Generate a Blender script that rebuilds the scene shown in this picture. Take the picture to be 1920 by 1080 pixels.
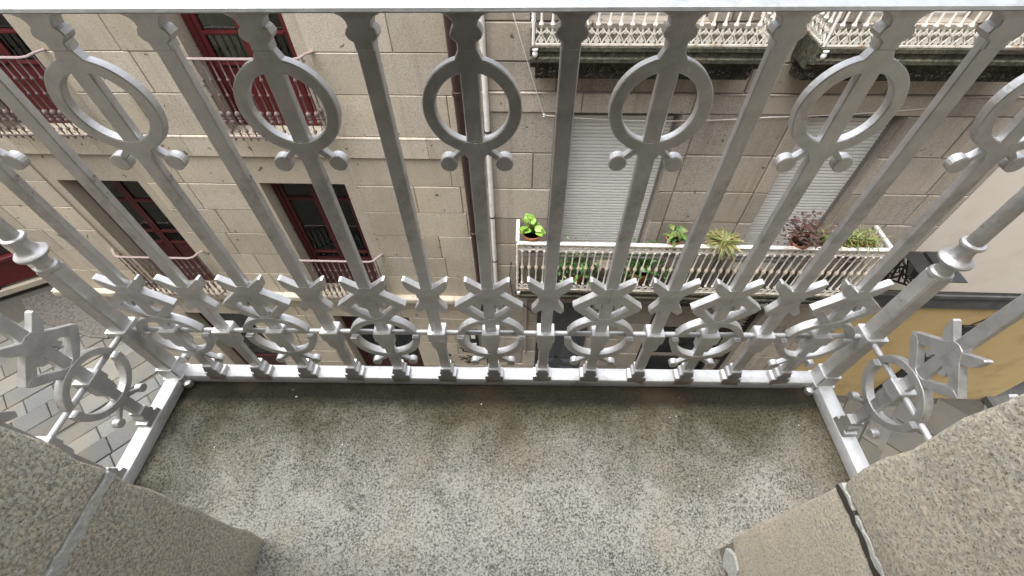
import bpy, math, random
from mathutils import Vector, Matrix
R = math.radians
random.seed(11)
sc = bpy.context.scene
for o in list(bpy.data.objects): bpy.data.objects.remove(o)
COL = sc.collection

# ------------------------------------------------------------------ camera
cd = bpy.data.cameras.new('camera'); cam = bpy.data.objects.new('camera', cd); COL.objects.link(cam)
PT, YW, RL = 0.884842, -0.027785, -0.0135
cp, sp = math.cos(PT), math.sin(PT)
fw = Vector((math.sin(YW)*cp, math.cos(YW)*cp, -sp)); rt = Vector((math.cos(YW), -math.sin(YW), 0)); up = rt.cross(fw)
r2 = rt*math.cos(RL)+up*math.sin(RL); u2 = -rt*math.sin(RL)+up*math.cos(RL)
cam.matrix_world = Matrix(((r2.x, u2.x, -fw.x, .07056), (r2.y, u2.y, -fw.y, -.60544), (r2.z, u2.z, -fw.z, 1.15405), (0, 0, 0, 1)))
cd.sensor_width = 36; cd.lens = 826.8/1920*36; cd.clip_start = .01; cd.clip_end = 500
sc.camera = cam
# ------------------------------------------------------------------ sky, sun, exposure (bright overcast)
SUN_EL, SUN_AZ = R(74), R(262)      # azimuth of the sun measured from +Y clockwise
w = bpy.data.worlds.new('World'); sc.world = w; w.use_nodes = True
nt = w.node_tree; bg = nt.nodes['Background']
sky = nt.nodes.new('ShaderNodeTexSky'); sky.sky_type = 'NISHITA'; sky.sun_disc = False
sky.sun_elevation = SUN_EL; sky.sun_rotation = SUN_AZ; sky.air_density = 1.0; sky.dust_density = 5.0; sky.ozone_density = 1.0
hs = nt.nodes.new('ShaderNodeHueSaturation'); hs.inputs['Saturation'].default_value = .30
nt.links.new(sky.outputs[0], hs.inputs['Color']); nt.links.new(hs.outputs[0], bg.inputs['Color'])
bg.inputs['Strength'].default_value = .15
sd = bpy.data.lights.new('sun', 'SUN'); sd.energy = 1.0; sd.angle = R(50); sd.color = (1, .98, .95)
so = bpy.data.objects.new('sun', sd); COL.objects.link(so)
sv = Vector((math.sin(SUN_AZ)*math.cos(SUN_EL), math.cos(SUN_AZ)*math.cos(SUN_EL), math.sin(SUN_EL)))
so.rotation_euler = (-sv).to_track_quat('-Z', 'Y').to_euler(); so.location = (0, 0, 20)
vs = sc.view_settings; vs.view_transform = 'Standard'; vs.look = 'None'; vs.gamma = 1; vs.exposure = 1.9; vs.use_curve_mapping = False
sc.render.engine = 'CYCLES'
sc.cycles.max_bounces = 7; sc.cycles.diffuse_bounces = 3; sc.cycles.transparent_max_bounces = 12

# ------------------------------------------------------------------ materials
def newmat(name):
    m = bpy.data.materials.new(name); m.use_nodes = True
    n = m.node_tree; b = n.nodes['Principled BSDF']
    return m, n, b
def nd(n, t, **k):
    x = n.nodes.new('ShaderNode'+t)
    for a, v in k.items():
        if a in x.inputs.keys() and not hasattr(type(x), a): x.inputs[a].default_value = v
        elif hasattr(x, a): setattr(x, a, v)
        else: x.inputs[a].default_value = v
    return x
def coords(n, scale=(1, 1, 1)):
    tc = nd(n, 'TexCoord'); mp = nd(n, 'Mapping'); mp.inputs['Scale'].default_value = scale
    n.links.new(tc.outputs['Object'], mp.inputs['Vector']); return mp.outputs[0]
def noise(n, vec, scale, detail=3, rough=.5, dist=0):
    x = nd(n, 'TexNoise'); x.inputs['Scale'].default_value = scale; x.inputs['Detail'].default_value = detail
    x.inputs['Roughness'].default_value = rough; x.inputs['Distortion'].default_value = dist
    n.links.new(vec, x.inputs['Vector']); return x.outputs['Fac']
def ramp(n, fac, stops):
    x = nd(n, 'ValToRGB'); e = x.color_ramp.elements
    while len(e) < len(stops): e.new(.5)
    for i, (p, c) in enumerate(stops):
        e[i].position = p; e[i].color = (c, c, c, 1) if isinstance(c, (int, float)) else (*c, 1)
    n.links.new(fac, x.inputs[0]); return x.outputs[0]
def mixc(n, fac, a, b, mode='MIX'):
    x = nd(n, 'Mix'); x.data_type = 'RGBA'; x.blend_type = mode
    for s, v in ((x.inputs[0], fac), (x.inputs[6], a), (x.inputs[7], b)):
        if isinstance(v, (int, float)): s.default_value = v
        elif isinstance(v, tuple): s.default_value = (*v, 1)
        else: n.links.new(v, s)
    return x.outputs[2]
def math_(n, op, a, b=None):
    x = nd(n, 'Math'); x.operation = op
    for s, v in ((x.inputs[0], a), (x.inputs[1], b)):
        if v is None: continue
        if isinstance(v, (int, float)): s.default_value = v
        else: n.links.new(v, s)
    return x.outputs[0]
def bump(n, b, h, strength, dist):
    x = nd(n, 'Bump'); x.inputs['Strength'].default_value = strength; x.inputs['Distance'].default_value = dist
    n.links.new(h, x.inputs['Height']); n.links.new(x.outputs[0], b.inputs['Normal'])
def objrand(n, lo, hi):
    oi = nd(n, 'ObjectInfo'); mr = nd(n, 'MapRange'); mr.inputs['To Min'].default_value = lo; mr.inputs['To Max'].default_value = hi
    n.links.new(oi.outputs['Random'], mr.inputs['Value']); return mr.outputs[0]
def scalec(n, col, val):
    x = nd(n, 'VectorMath'); x.operation = 'SCALE'; n.links.new(col, x.inputs[0]); n.links.new(val, x.inputs['Scale']); return x.outputs[0]

def granite(name, light, dark, grain=90, stain=(.12, .1, .07), stain_amt=.45, rnd=(.88, 1.1), rough=.9, bd=.003, speck=None, streak=0, warm=None, pits=False):
    m, n, b = newmat(name); v = coords(n)
    f = noise(n, v, grain, 4, .65)
    c = mixc(n, ramp(n, f, [(.36, 0.), (.62, 1.)]), dark, light)
    if warm:
        c = mixc(n, ramp(n, noise(n, v, 1.1, 2, .5), [(.42, 0.), (.64, .75)]), c, warm)
    if speck:
        s = noise(n, v, grain*1.9, 2, .5)
        c = mixc(n, ramp(n, s, [(.60, 0.), (.66, .8)]), c, speck)
    g = noise(n, v, .9, 5, .6, .6)
    c = mixc(n, ramp(n, g, [(.45, 0.), (.72, stain_amt)]), c, stain)
    if streak:
        sv_ = coords(n, (7, 7, .5)); st = noise(n, sv_, 1, 4, .6)
        c = mixc(n, ramp(n, st, [(.52, 0.), (.72, streak)]), c, stain)
    if pits:
        c = mixc(n, ramp(n, noise(n, v, 11, 2, .4, .5), [(.715, 0.), (.74, .8)]), c, (.06, .05, .04))
    c = scalec(n, c, objrand(n, *rnd))
    n.links.new(c, b.inputs['Base Color']); b.inputs['Roughness'].default_value = rough; b.inputs['Specular IOR Level'].default_value = .2
    h = math_(n, 'ADD', f, math_(n, 'MULTIPLY', noise(n, v, grain*.15, 3), 1.5))
    bump(n, b, h, .5, bd)
    return m
def plain(name, col, rough=.6, metal=0, var=.1, scale=20, bd=0, rnd=None, spec=.4, dirt=None, dirt_amt=.5, dirt_scale=6):
    m, n, b = newmat(name); v = coords(n)
    f = noise(n, v, scale, 4, .6)
    c = mixc(n, f, tuple(x*(1-var) for x in col), tuple(min(1, x*(1+var)) for x in col))
    if dirt:
        c = mixc(n, ramp(n, noise(n, v, dirt_scale, 5, .65, .4), [(.5, 0.), (.66, dirt_amt)]), c, dirt)
    if rnd: c = scalec(n, c, objrand(n, *rnd))
    n.links.new(c, b.inputs['Base Color']); b.inputs['Roughness'].default_value = rough; b.inputs['Metallic'].default_value = metal
    b.inputs['Specular IOR Level'].default_value = spec
    if bd: bump(n, b, f, .5, bd)
    return m
def silver(name, lo, hi, metal, rgh, rust=0., grime=.45):
    m, n, b = newmat(name); v = coords(n)
    f = noise(n, v, 38, 5, .65); g = noise(n, v, 6, 5, .65, .6); fine = noise(n, v, 300, 2, .5); o = noise(n, v, 90, 3, .7)
    c = mixc(n, ramp(n, f, [(.3, 0.), (.7, 1.)]), lo, hi)
    c = scalec(n, c, objrand(n, .93, 1.06))
    c = mixc(n, ramp(n, g, [(.53, 0.), (.70, grime)]), c, (.22, .21, .19))
    c = mixc(n, ramp(n, math_(n, 'MULTIPLY', o, g), [(.36, 0.), (.42, grime)]), c, (.10, .085, .07))
    if rust:
        sx = nd(n, 'SeparateXYZ'); tc = nd(n, 'TexCoord'); n.links.new(tc.outputs['Object'], sx.inputs[0])
        mr = nd(n, 'MapRange'); mr.inputs['From Min'].default_value = .016; mr.inputs['From Max'].default_value = -.006
        n.links.new(math_(n, 'ADD', sx.outputs[2], math_(n, 'MULTIPLY', math_(n, 'SUBTRACT', o, .5), .05)), mr.inputs['Value'])
        c = mixc(n, math_(n, 'MULTIPLY', mr.outputs[0], rust), c, (.30, .15, .055))
    n.links.new(c, b.inputs['Base Color']); b.inputs['Metallic'].default_value = metal
    n.links.new(ramp(n, f, [(.2, rgh-.08), (.8, rgh+.08)]), b.inputs['Roughness'])
    bump(n, b, math_(n, 'ADD', math_(n, 'MULTIPLY', f, 1.0), math_(n, 'ADD', math_(n, 'MULTIPLY', fine, .15), math_(n, 'MULTIPLY', o, .35))), .4, .003)
    return m
M = {}
M['silver'] = silver('silver_paint', (.47, .472, .472), (.60, .602, .602), .74, .46, 0., .7)
M['foot'] = silver('rusting_silver_paint', (.45, .452, .452), (.55, .552, .552), .72, .47, .5)
M['railsilver'] = silver('white_silver_paint', (.42, .43, .44), (.52, .53, .54), .35, .5, 0., .5)
M['toprail'] = silver('worn_white_silver_paint', (.29, .305, .305), (.37, .39, .39), .5, .5, 0., .4)
M['beige'] = granite('beige_granite', (.58, .53, .44), (.43, .382, .31), 60, (.33, .275, .20), .45, (.84, 1.06), warm=(.56, .495, .38), speck=(.16, .13, .1), streak=.4, pits=True)
M['brown'] = granite('brown_granite', (.50, .45, .385), (.30, .27, .23), 70, (.21, .18, .145), .5, (.76, 1.16), speck=(.08, .07, .06), streak=.45, warm=(.45, .39, .315), pits=True)
M['mossy'] = granite('mossy_black_granite', (.075, .07, .055), (.02, .02, .015), 22, (.012, .012, .01), .8, (.9, 1.1), speck=(.25, .25, .22), streak=.6)
M['slabgrey'] = granite('lichened_granite', (.095, .086, .060), (.032, .030, .022), 25, (.015, .0145, .011), .85, (.9, 1.1), speck=(.15, .145, .12), streak=.6)
M['mortar'] = plain('mortar', (.24, .21, .17), .95, var=.3, scale=12, spec=.1)
M['flag'] = granite('flagstone_granite', (.15, .149, .142), (.095, .094, .09), 55, (.10, .093, .082), .5, (.72, 1.18), warm=(.145, .135, .115))
M['joint'] = plain('joint_dirt', (.07, .065, .055), .95, var=.4, scale=25, spec=.1)
M['rough'] = granite('rough_dark_granite', (.115, .106, .093), (.05, .047, .042), 14, (.08, .075, .065), .3, (1, 1), bd=.03)
M['jamb'] = granite('jamb_granite', (.74, .705, .62), (.30, .28, .24), 185, (.45, .41, .345), .5, (.93, 1.06), bd=.004, speck=(.10, .088, .07), warm=(.58, .525, .43))
def _tint(m, scale, a_, b_):
    n = m.node_tree; bs = n.nodes['Principled BSDF']; src = bs.inputs['Base Color'].links[0].from_socket
    v = coords(n); t = mixc(n, ramp(n, noise(n, v, scale, 3, .6), [(.38, 0.), (.62, 1.)]), a_, b_)
    n.links.new(mixc(n, 1.0, src, t, 'MULTIPLY'), bs.inputs['Base Color'])
_tint(M['jamb'], 75, (1.0, .96, .87), (.90, .91, .90)); _tint(M['flag'], 1.3, (1.0, .97, .9), (.88, .93, .97))
M['wine'] = plain('wine_red_paint', (.105, .016, .018), .38, var=.2, scale=9, dirt=(.06, .010, .010), dirt_amt=.5)
M['winedk'] = plain('dark_wine_paint', (.055, .010, .010), .4, var=.25, scale=9)
M['mauve'] = plain('mauve_iron', (.19, .145, .135), .5, var=.2, scale=40, dirt=(.09, .065, .06), dirt_amt=.6)
M['mauve_rail'] = plain('pale_mauve_iron', (.27, .21, .20), .5, var=.15, scale=25)
M['whiteiron'] = plain('white_iron_paint', (.72, .69, .62), .5, var=.08, scale=30, dirt=(.36, .20, .07), dirt_amt=.85, dirt_scale=9)
M['whiteclean'] = plain('white_paint', (.78, .77, .73), .5, var=.05, scale=12, dirt=(.5, .43, .33), dirt_amt=.5, dirt_scale=5)
M['slat'] = plain('grey_shutter', (.70, .69, .66), .55, var=.05, scale=8, rnd=(.95, 1.03))
M['panel'] = plain('grey_panel', (.2, .195, .185), .6, var=.1)
M['pipe_brown'] = plain('brown_pipe', (.045, .026, .022), .4, var=.3, scale=8)
M['cream'] = plain('cream_render', (.70, .645, .56), .9, var=.05, scale=3, bd=.002, dirt=(.5, .43, .35), dirt_amt=.35, dirt_scale=1.3, spec=.15)
M['ochre'] = plain('ochre_render', (.50, .37, .18), .85, var=.08, scale=2.5, bd=.002, dirt=(.36, .245, .11), dirt_amt=.55, dirt_scale=1.6, spec=.15)
M['slate'] = plain('slate_band', (.075, .075, .075), .7, var=.25, scale=6, dirt=(.14, .14, .13), dirt_amt=.5)
M['darkwood'] = plain('dark_board', (.022, .018, .017), .5, var=.3, scale=14)
M['black'] = plain('black_iron', (.018, .018, .018), .45, var=.2, scale=30)
M['lanternroof'] = plain('lantern_roof_metal', (.035, .036, .036), .38, .3, var=.3, scale=10)
M['door'] = plain('blue_grey_door', (.09, .098, .11), .5, var=.15, scale=10, dirt=(.06, .06, .065), dirt_amt=.5)
M['terracotta'] = plain('terracotta', (.40, .15, .075), .8, var=.15, scale=18)
M['soil'] = plain('soil', (.05, .035, .025), .95)
M['ink'] = plain('black_spray', (.015, .015, .015), .7)
M['letter'] = plain('pale_lettering', (.30, .29, .27), .6)
M['blue'] = plain('navy_paint', (.02, .025, .09), .5)
M['scale'] = plain('scale_metal', (.36, .32, .265), .5, .3, var=.3, scale=22)
M['curtain'] = plain('pale_curtain', (.78, .80, .74), .9, var=.2, scale=5)
M['room'] = plain('dim_room', (.10, .075, .05), .9, var=.4, scale=2)
M['limemortar'] = granite('lime_mortar', (.60, .61, .57), (.42, .425, .40), 120, (.3, .29, .26), .4, (1, 1))
M['plaster'] = plain('plaster', (.30, .28, .25), .9)
M['flake'] = plain('paint_flake', (.5, .49, .45), .8)
M['cable'] = plain('white_cable', (.72, .68, .62), .6)
def leafmat(name, a, b_):
    m, n, b = newmat(name); v = coords(n)
    f = noise(n, v, 14, 2)
    n.links.new(mixc(n, ramp(n, f, [(.35, 0.), (.65, 1.)]), a, b_), b.inputs['Base Color'])
    b.inputs['Roughness'].default_value = .45; b.inputs['Subsurface Weight'].default_value = 0
    b.inputs['Transmission Weight'].default_value = 0
    return m
M['leaf_lime'] = leafmat('lime_leaf', (.14, .30, .03), (.27, .42, .07))
M['leaf_green'] = leafmat('green_leaf', (.03, .09, .02), (.09, .2, .04))
M['leaf_yellow'] = leafmat('yellow_green_leaf', (.15, .145, .04), (.33, .28, .12))
M['leaf_purple'] = leafmat('purple_leaf', (.05, .025, .022), (.13, .07, .055))
M['leaf_light'] = leafmat('light_green_leaf', (.10, .15, .035), (.22, .26, .085))
def glassmat():
    m, n, b = newmat('window_glass'); n.nodes.remove(b); out = n.nodes['Material Output']
    g = nd(n, 'BsdfGlossy'); g.inputs['Roughness'].default_value = .03; g.inputs['Color'].default_value = (.9, .95, .95, 1)
    t = nd(n, 'BsdfTransparent'); t.inputs['Color'].default_value = (.62, .66, .62, 1)
    fr = nd(n, 'Fresnel'); fr.inputs['IOR'].default_value = 1.6
    mx = nd(n, 'MixShader'); n.links.new(fr.outputs[0], mx.inputs[0]); n.links.new(t.outputs[0], mx.inputs[1]); n.links.new(g.outputs[0], mx.inputs[2])
    n.links.new(mx.outputs[0], out.inputs['Surface']); return m
M['glass'] = glassmat()
def slabmat():
    m, n, b = newmat('worn_speckled_slab'); v = coords(n)
    f = noise(n, v, 185, 5, .8, .5); f2 = noise(n, v, 270, 4, .75, .4); big = noise(n, v, 4.5, 5, .65, .6); mid = noise(n, v, 22, 4, .6)
    pat = noise(n, v, 13, 4, .7, .8)
    fm = math_(n, 'ADD', f, math_(n, 'MULTIPLY', math_(n, 'SUBTRACT', pat, .5), .17))
    c = mixc(n, ramp(n, fm, [(.40, 0.), (.52, 1.)]), (.100, .096, .083), (.385, .375, .338))
    c = mixc(n, ramp(n, math_(n, 'SUBTRACT', f2, math_(n, 'MULTIPLY', math_(n, 'SUBTRACT', pat, .5), .12)), [(.54, 0.), (.59, .92)]), c, (.045, .042, .036))
    # lichen patches
    c = mixc(n, ramp(n, noise(n, v, 3.1, 4, .6, .3), [(.50, 0.), (.70, .42)]), c, (.33, .275, .165))
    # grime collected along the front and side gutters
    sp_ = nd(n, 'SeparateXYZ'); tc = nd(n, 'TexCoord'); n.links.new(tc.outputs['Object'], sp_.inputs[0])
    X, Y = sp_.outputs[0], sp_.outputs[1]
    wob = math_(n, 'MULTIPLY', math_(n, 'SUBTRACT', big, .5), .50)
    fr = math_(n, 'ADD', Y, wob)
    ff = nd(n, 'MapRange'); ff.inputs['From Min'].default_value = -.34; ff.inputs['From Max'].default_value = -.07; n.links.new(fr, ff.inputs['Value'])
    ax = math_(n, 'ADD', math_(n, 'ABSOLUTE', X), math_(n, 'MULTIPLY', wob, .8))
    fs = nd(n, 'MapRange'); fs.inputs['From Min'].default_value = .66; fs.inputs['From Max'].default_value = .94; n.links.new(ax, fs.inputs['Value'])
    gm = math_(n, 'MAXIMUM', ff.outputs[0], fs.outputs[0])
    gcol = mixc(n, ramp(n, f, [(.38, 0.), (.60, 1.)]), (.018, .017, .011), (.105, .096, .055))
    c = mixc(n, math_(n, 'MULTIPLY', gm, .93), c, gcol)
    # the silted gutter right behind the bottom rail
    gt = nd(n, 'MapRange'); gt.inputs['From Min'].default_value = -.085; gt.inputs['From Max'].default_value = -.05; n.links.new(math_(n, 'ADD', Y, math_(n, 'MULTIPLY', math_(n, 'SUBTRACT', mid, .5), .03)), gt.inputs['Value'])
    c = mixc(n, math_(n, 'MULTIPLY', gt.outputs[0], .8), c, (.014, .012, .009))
    # rust bleeding from the iron
    rs = noise(n, v, 3.2, 4, .6); 
    c = mixc(n, ramp(n, math_(n, 'MULTIPLY', rs, gm), [(.56, 0.), (.68, .3)]), c, (.12, .075, .04))
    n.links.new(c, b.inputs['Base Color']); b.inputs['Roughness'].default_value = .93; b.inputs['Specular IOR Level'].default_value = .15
    bump(n, b, math_(n, 'ADD', f, math_(n, 'MULTIPLY', mid, 1.5)), .8, .004)
    return m
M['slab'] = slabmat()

# ------------------------------------------------------------------ mesh helpers
class MB:
    def __init__(s): s.v = []; s.f = []; s.sm = False
    def add(s, vs_, fs_):
        k = len(s.v); s.v += [tuple(p) for p in vs_]; s.f += [tuple(i+k for i in f) for f in fs_]; return s
    def box(s, x0, x1, y0, y1, z0, z1):
        return s.add([(x0, y0, z0), (x1, y0, z0), (x1, y1, z0), (x0, y1, z0), (x0, y0, z1), (x1, y0, z1), (x1, y1, z1), (x0, y1, z1)],
                     [(3, 2, 1, 0), (4, 5, 6, 7), (0, 1, 5, 4), (1, 2, 6, 5), (2, 3, 7, 6), (3, 0, 4, 7)])
    def block(s, x0, x1, y0, y1, z0, z1, c):           # box whose -Y face is chamfered
        a = [(x0, y1, z0), (x1, y1, z0), (x1, y1, z1), (x0, y1, z1), (x0, y0+c, z0), (x1, y0+c, z0), (x1, y0+c, z1), (x0, y0+c, z1),
             (x0+c, y0, z0+c), (x1-c, y0, z0+c), (x1-c, y0, z1-c), (x0+c, y0, z1-c)]
        f = [(8, 9, 10, 11)]
        for i in range(4):
            j = (i+1) % 4; f += [(4+i, 4+j, 8+j, 8+i), (i, j, 4+j, 4+i)]
        return s.add(a, f)
    def prism(s, pts, y0, y1, c=.0012):                # outline in XZ, extruded along Y, chamfered edges
        n = len(pts); ar = sum(pts[i][0]*pts[(i+1) % n][1]-pts[(i+1) % n][0]*pts[i][1] for i in range(n))
        if ar < 0: pts = pts[::-1]
        ins = []
        for i in range(n):
            p, q, r_ = Vector(pts[i-1]), Vector(pts[i]), Vector(pts[(i+1) % n])
            d1 = (q-p).normalized(); d2 = (r_-q).normalized(); n1 = Vector((-d1.y, d1.x)); n2 = Vector((-d2.y, d2.x))
            k = max(.35, 1+n1.dot(n2)); o = (n1+n2)*(c/k); ins.append((q.x+o.x, q.y+o.y))
        V = []
        for (P, y) in ((ins, y0), (pts, y0+c), (pts, y1-c), (ins, y1)): V += [(x, y, z) for x, z in P]
        F = [tuple(range(n)), tuple(reversed(range(3*n, 4*n)))]
        for L in range(3):
            for i in range(n):
                j = (i+1) % n; F.append((L*n+i, (L+1)*n+i, (L+1)*n+j, L*n+j))
        return s.add(V, F)
    def annulus(s, cx, cz, ri, ro, y0, y1, a0=0, a1=360, seg=48, c=.0012):
        prof = [(ro-c, y0), (ro, y0+c), (ro, y1-c), (ro-c, y1), (ri+c, y1), (ri, y1-c), (ri, y0+c), (ri+c, y0)]
        full = abs(a1-a0) >= 359.9; m = seg if full else seg+1; V = []; F = []; k = len(prof)
        for i in range(m):
            a = R(a0+(a1-a0)*i/seg)
            V += [(cx+r_*math.cos(a), y, cz+r_*math.sin(a)) for r_, y in prof]
        for i in range(seg):
            i2 = (i+1) % m
            for j in range(k): F.append((i*k+j, i*k+(j+1) % k, i2*k+(j+1) % k, i2*k+j))
        if not full: F += [tuple(range(k))[::-1], tuple(range((m-1)*k, m*k))]
        return s.add(V, F)
    def lathe(s, prof, cx=0, cy=0, cz=0, seg=12):      # profile of (radius, z) about a vertical axis
        V = []; F = []; m = len(prof)
        for r_, z in prof: V += [(cx+r_*math.cos(2*math.pi*i/seg), cy+r_*math.sin(2*math.pi*i/seg), cz+z) for i in range(seg)]
        for j in range(m-1):
            for i in range(seg): F.append((j*seg+i, j*seg+(i+1) % seg, (j+1)*seg+(i+1) % seg, (j+1)*seg+i))
        F += [tuple(reversed(range(seg))), tuple(range((m-1)*seg, m*seg))]
        return s.add(V, F)
    def tube(s, pts, r_, seg=8, sy=1):
        pts = [Vector(p) for p in pts]; V = []; F = []; n = len(pts)
        for i, p in enumerate(pts):
            d = (pts[min(i+1, n-1)]-pts[max(i-1, 0)]).normalized()
            a = d.cross(Vector((0, 0, 1)));
            if a.length < .01: a = Vector((1, 0, 0))
            a.normalize(); b_ = a.cross(d)
            V += [p+(a*math.cos(2*math.pi*k/seg)+b_*math.sin(2*math.pi*k/seg)*sy)*r_ for k in range(seg)]
        for i in range(n-1):
            for k in range(seg): F.append((i*seg+k, i*seg+(k+1) % seg, (i+1)*seg+(k+1) % seg, (i+1)*seg+k))
        F += [tuple(reversed(range(seg))), tuple(range((n-1)*seg, n*seg))]
        return s.add(V, F)
    def mesh(s, name, mat, smooth=False):
        me = bpy.data.meshes.new(name); me.from_pydata(s.v, [], s.f); me.materials.append(M[mat] if isinstance(mat, str) else mat)
        if smooth:
            me.polygons.foreach_set('use_smooth', [True]*len(me.polygons))
            try: me.set_sharp_from_angle(angle=R(40))
            except Exception: pass
        me.update(); return me
    def obj(s, name, mat, parent=None, smooth=False):
        o = bpy.data.objects.new(name, s.mesh(name, mat, smooth)); COL.objects.link(o)
        if parent: o.parent = parent
        return o
def link(name, me, parent=None, loc=(0, 0, 0), rz=0, scale=None):
    o = bpy.data.objects.new(name, me); COL.objects.link(o); o.location = loc; o.rotation_euler = (0, 0, rz)
    if parent: o.parent = parent
    if scale: o.scale = scale
    return o
def tag(o, label=None, cat=None, group=None, kind=None):
    if label: o['label'] = label
    if cat: o['category'] = cat
    if group: o['group'] = group
    if kind: o['kind'] = kind
    return o
FA = R(-1.0); FM = Matrix.Translation((0, 4.4, 0)) @ Matrix.Rotation(FA, 4, 'Z')    # frame of the opposite facades: x along, -y outwards
def thing(name, label, cat, loc=(0, 0, 0), frame=None, group=None, rz=0):
    o = bpy.data.objects.new(name, None); COL.objects.link(o); o.empty_display_size = .1
    m = Matrix.Translation(loc) @ Matrix.Rotation(rz, 4, 'Z'); o.matrix_world = (frame @ m) if frame else m
    return tag(o, label, cat, group)

# ================================================================== STREET
GZ = -8.75
street = MB().box(-60, 60, -.4, 60, GZ-.3, GZ-.035).obj('street', 'joint'); tag(street, kind='structure')
def flagstones():
    ang = R(47); ca, sa = math.cos(ang), math.sin(ang); rr = random.Random(4); n = 0
    def vis(x, y):
        if not (-17 < x < 13.5 and -.2 < y < 9): return False
        if y > 4.4-.0175*x and x > -8.6: return False
        if x > -6 and x < 6.9: return y < 1.0 and False
        return y > 1.2
    t = -14.
    mid = MB()
    while t < 16:
        wd = rr.uniform(.40, .56) if t < 4 else rr.uniform(.6, .85)
        # v axis = across the course direction, s axis = along it
        s = -22+rr.uniform(0, 1)
        while s < 22:
            ln = rr.uniform(.6, 1.25); cs, ct = s+ln/2, t
            # t runs along (sa,-ca), s along (ca,sa)
            x = cs*ca+ct*sa; y = cs*sa-ct*ca
            g = rr.uniform(.006, .014); dz = rr.uniform(-.008, .006); tilt = [rr.uniform(-.004, .004) for _ in range(4)]
            P = [(-ln/2+g, -wd/2+g), (ln/2-g, -wd/2+g), (ln/2-g, wd/2-g), (-ln/2+g, wd/2-g)]
            P = [(a+rr.uniform(-.012, .012)*.6, b+rr.uniform(-.008, .008)*.6) for a, b in P]
            W = [(x+a*ca+b*sa, y+a*sa-b*ca) for a, b in P]; c = .012
            ok = vis(x, y); near = (-7 < x < 8 and -.3 < y < 4.6)
            if ok or near:
                cxm, cym = sum(p[0] for p in W)/4, sum(p[1] for p in W)/4
                I = [(p[0]+(cxm-p[0])*c/ (ln/2), p[1]+(cym-p[1])*c/(wd/2)) for p in W]
                V = [(p[0], p[1], GZ-.05) for p in W]+[(p[0], p[1], GZ-.012+dz) for p in W]+[(p[0], p[1], GZ+dz+tl) for p, tl in zip(I, tilt)]
                F = [(8, 11, 10, 9)]
                for i in range(4):
                    j = (i+1) % 4; F += [(i, 4+i, 4+j, j), (4+i, 8+i, 8+j, 4+j)]
                if ok and n < 300:
                    MB().add(V, F).obj('flagstone', 'flag', street); n += 1
                else: mid.add(V, F)
            s += ln
        t += wd
    o = mid.obj('paving', 'flag', street); o['kind'] = 'stuff'
flagstones()
pp = [(-14.2, 6.9), (-13.67, 7.2), (-12.86, 6.95), (-11.35, 6.24), (-10.75, 5.85), (-10.94, 5.62), (-11.44, 5.66), (-12.4, 5.95), (-13.44, 6.2)]
mb = MB(); V = [(x, y, GZ+.012) for x, y in pp]+[(x, y, GZ+.045+random.uniform(-.006, .006)) for x, y in pp]; k = len(pp)
mb.add(V, [tuple(reversed(range(k, 2*k)))]+[(i, (i+1) % k, k+(i+1) % k, k+i) for i in range(k)])
mb.obj('rough_slab', 'rough', street)

# ================================================================== WALL BUILDERS
def free(u0, u1, za, zb, holes):
    iv = [(u0, u1)]
    for (a, b_, c, d) in holes:
        if min(d, zb)-max(c, za) > .03:
            nv = []
            for (p, q) in iv:
                if b_ <= p or a >= q: nv.append((p, q)); continue
                if a > p+.02: nv.append((p, a))
                if b_ < q-.02: nv.append((b_, q))
            iv = nv
    return iv
def ashlar(house, u0, u1, rows, wmin, wmax, holes, mat, seed, gap=.004, jit=.007, ch=.006):
    rr = random.Random(seed)
    for za, zb in zip(rows[:-1], rows[1:]):
        for p, q in free(u0, u1, za, zb, holes):
            x = p
            while x < q-.01:
                wd = rr.uniform(wmin, wmax)
                if q-(x+wd) < wmin*.55: wd = q-x
                MB().block(x+gap, x+wd-gap, -rr.uniform(.001, jit), .05, za+gap, zb-gap+rr.uniform(-.003, .002), ch).obj('stone_block', mat, house)
                x += wd
def core(house, u0, u1, z0, z1, holes, depth, mat, y0=.02):
    xs = sorted({u0, u1, *[h[0] for h in holes], *[h[1] for h in holes]}); mb = MB()
    xs = [x for x in xs if u0 <= x <= u1]
    for a, b_ in zip(xs[:-1], xs[1:]):
        zz = z0
        for h in sorted([h for h in holes if h[0] <= a+.001 and h[1] >= b_-.001], key=lambda h: h[2]):
            if h[2] > zz+.001: mb.box(a, b_, y0, depth, zz, h[2])
            zz = h[3]
        if zz < z1-.001: mb.box(a, b_, y0, depth, zz, z1)
    return mb.obj('wall', mat, house)
def room(house, u0, u1, z0, z1, y0, d=1.6):
    mb = MB(); t = .05
    mb.box(u0-.6, u1+.6, y0+d, y0+d+t, z0-.2, z1+.3); mb.box(u0-.65, u0-.6, y0, y0+d, z0-.2, z1+.3); mb.box(u1+.6, u1+.65, y0, y0+d, z0-.2, z1+.3)
    mb.box(u0-.6, u1+.6, y0, y0+d, z0-.25, z0-.2); mb.box(u0-.6, u1+.6, y0, y0+d, z1+.3, z1+.35)
    mb.obj('room', 'room', house)
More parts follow.
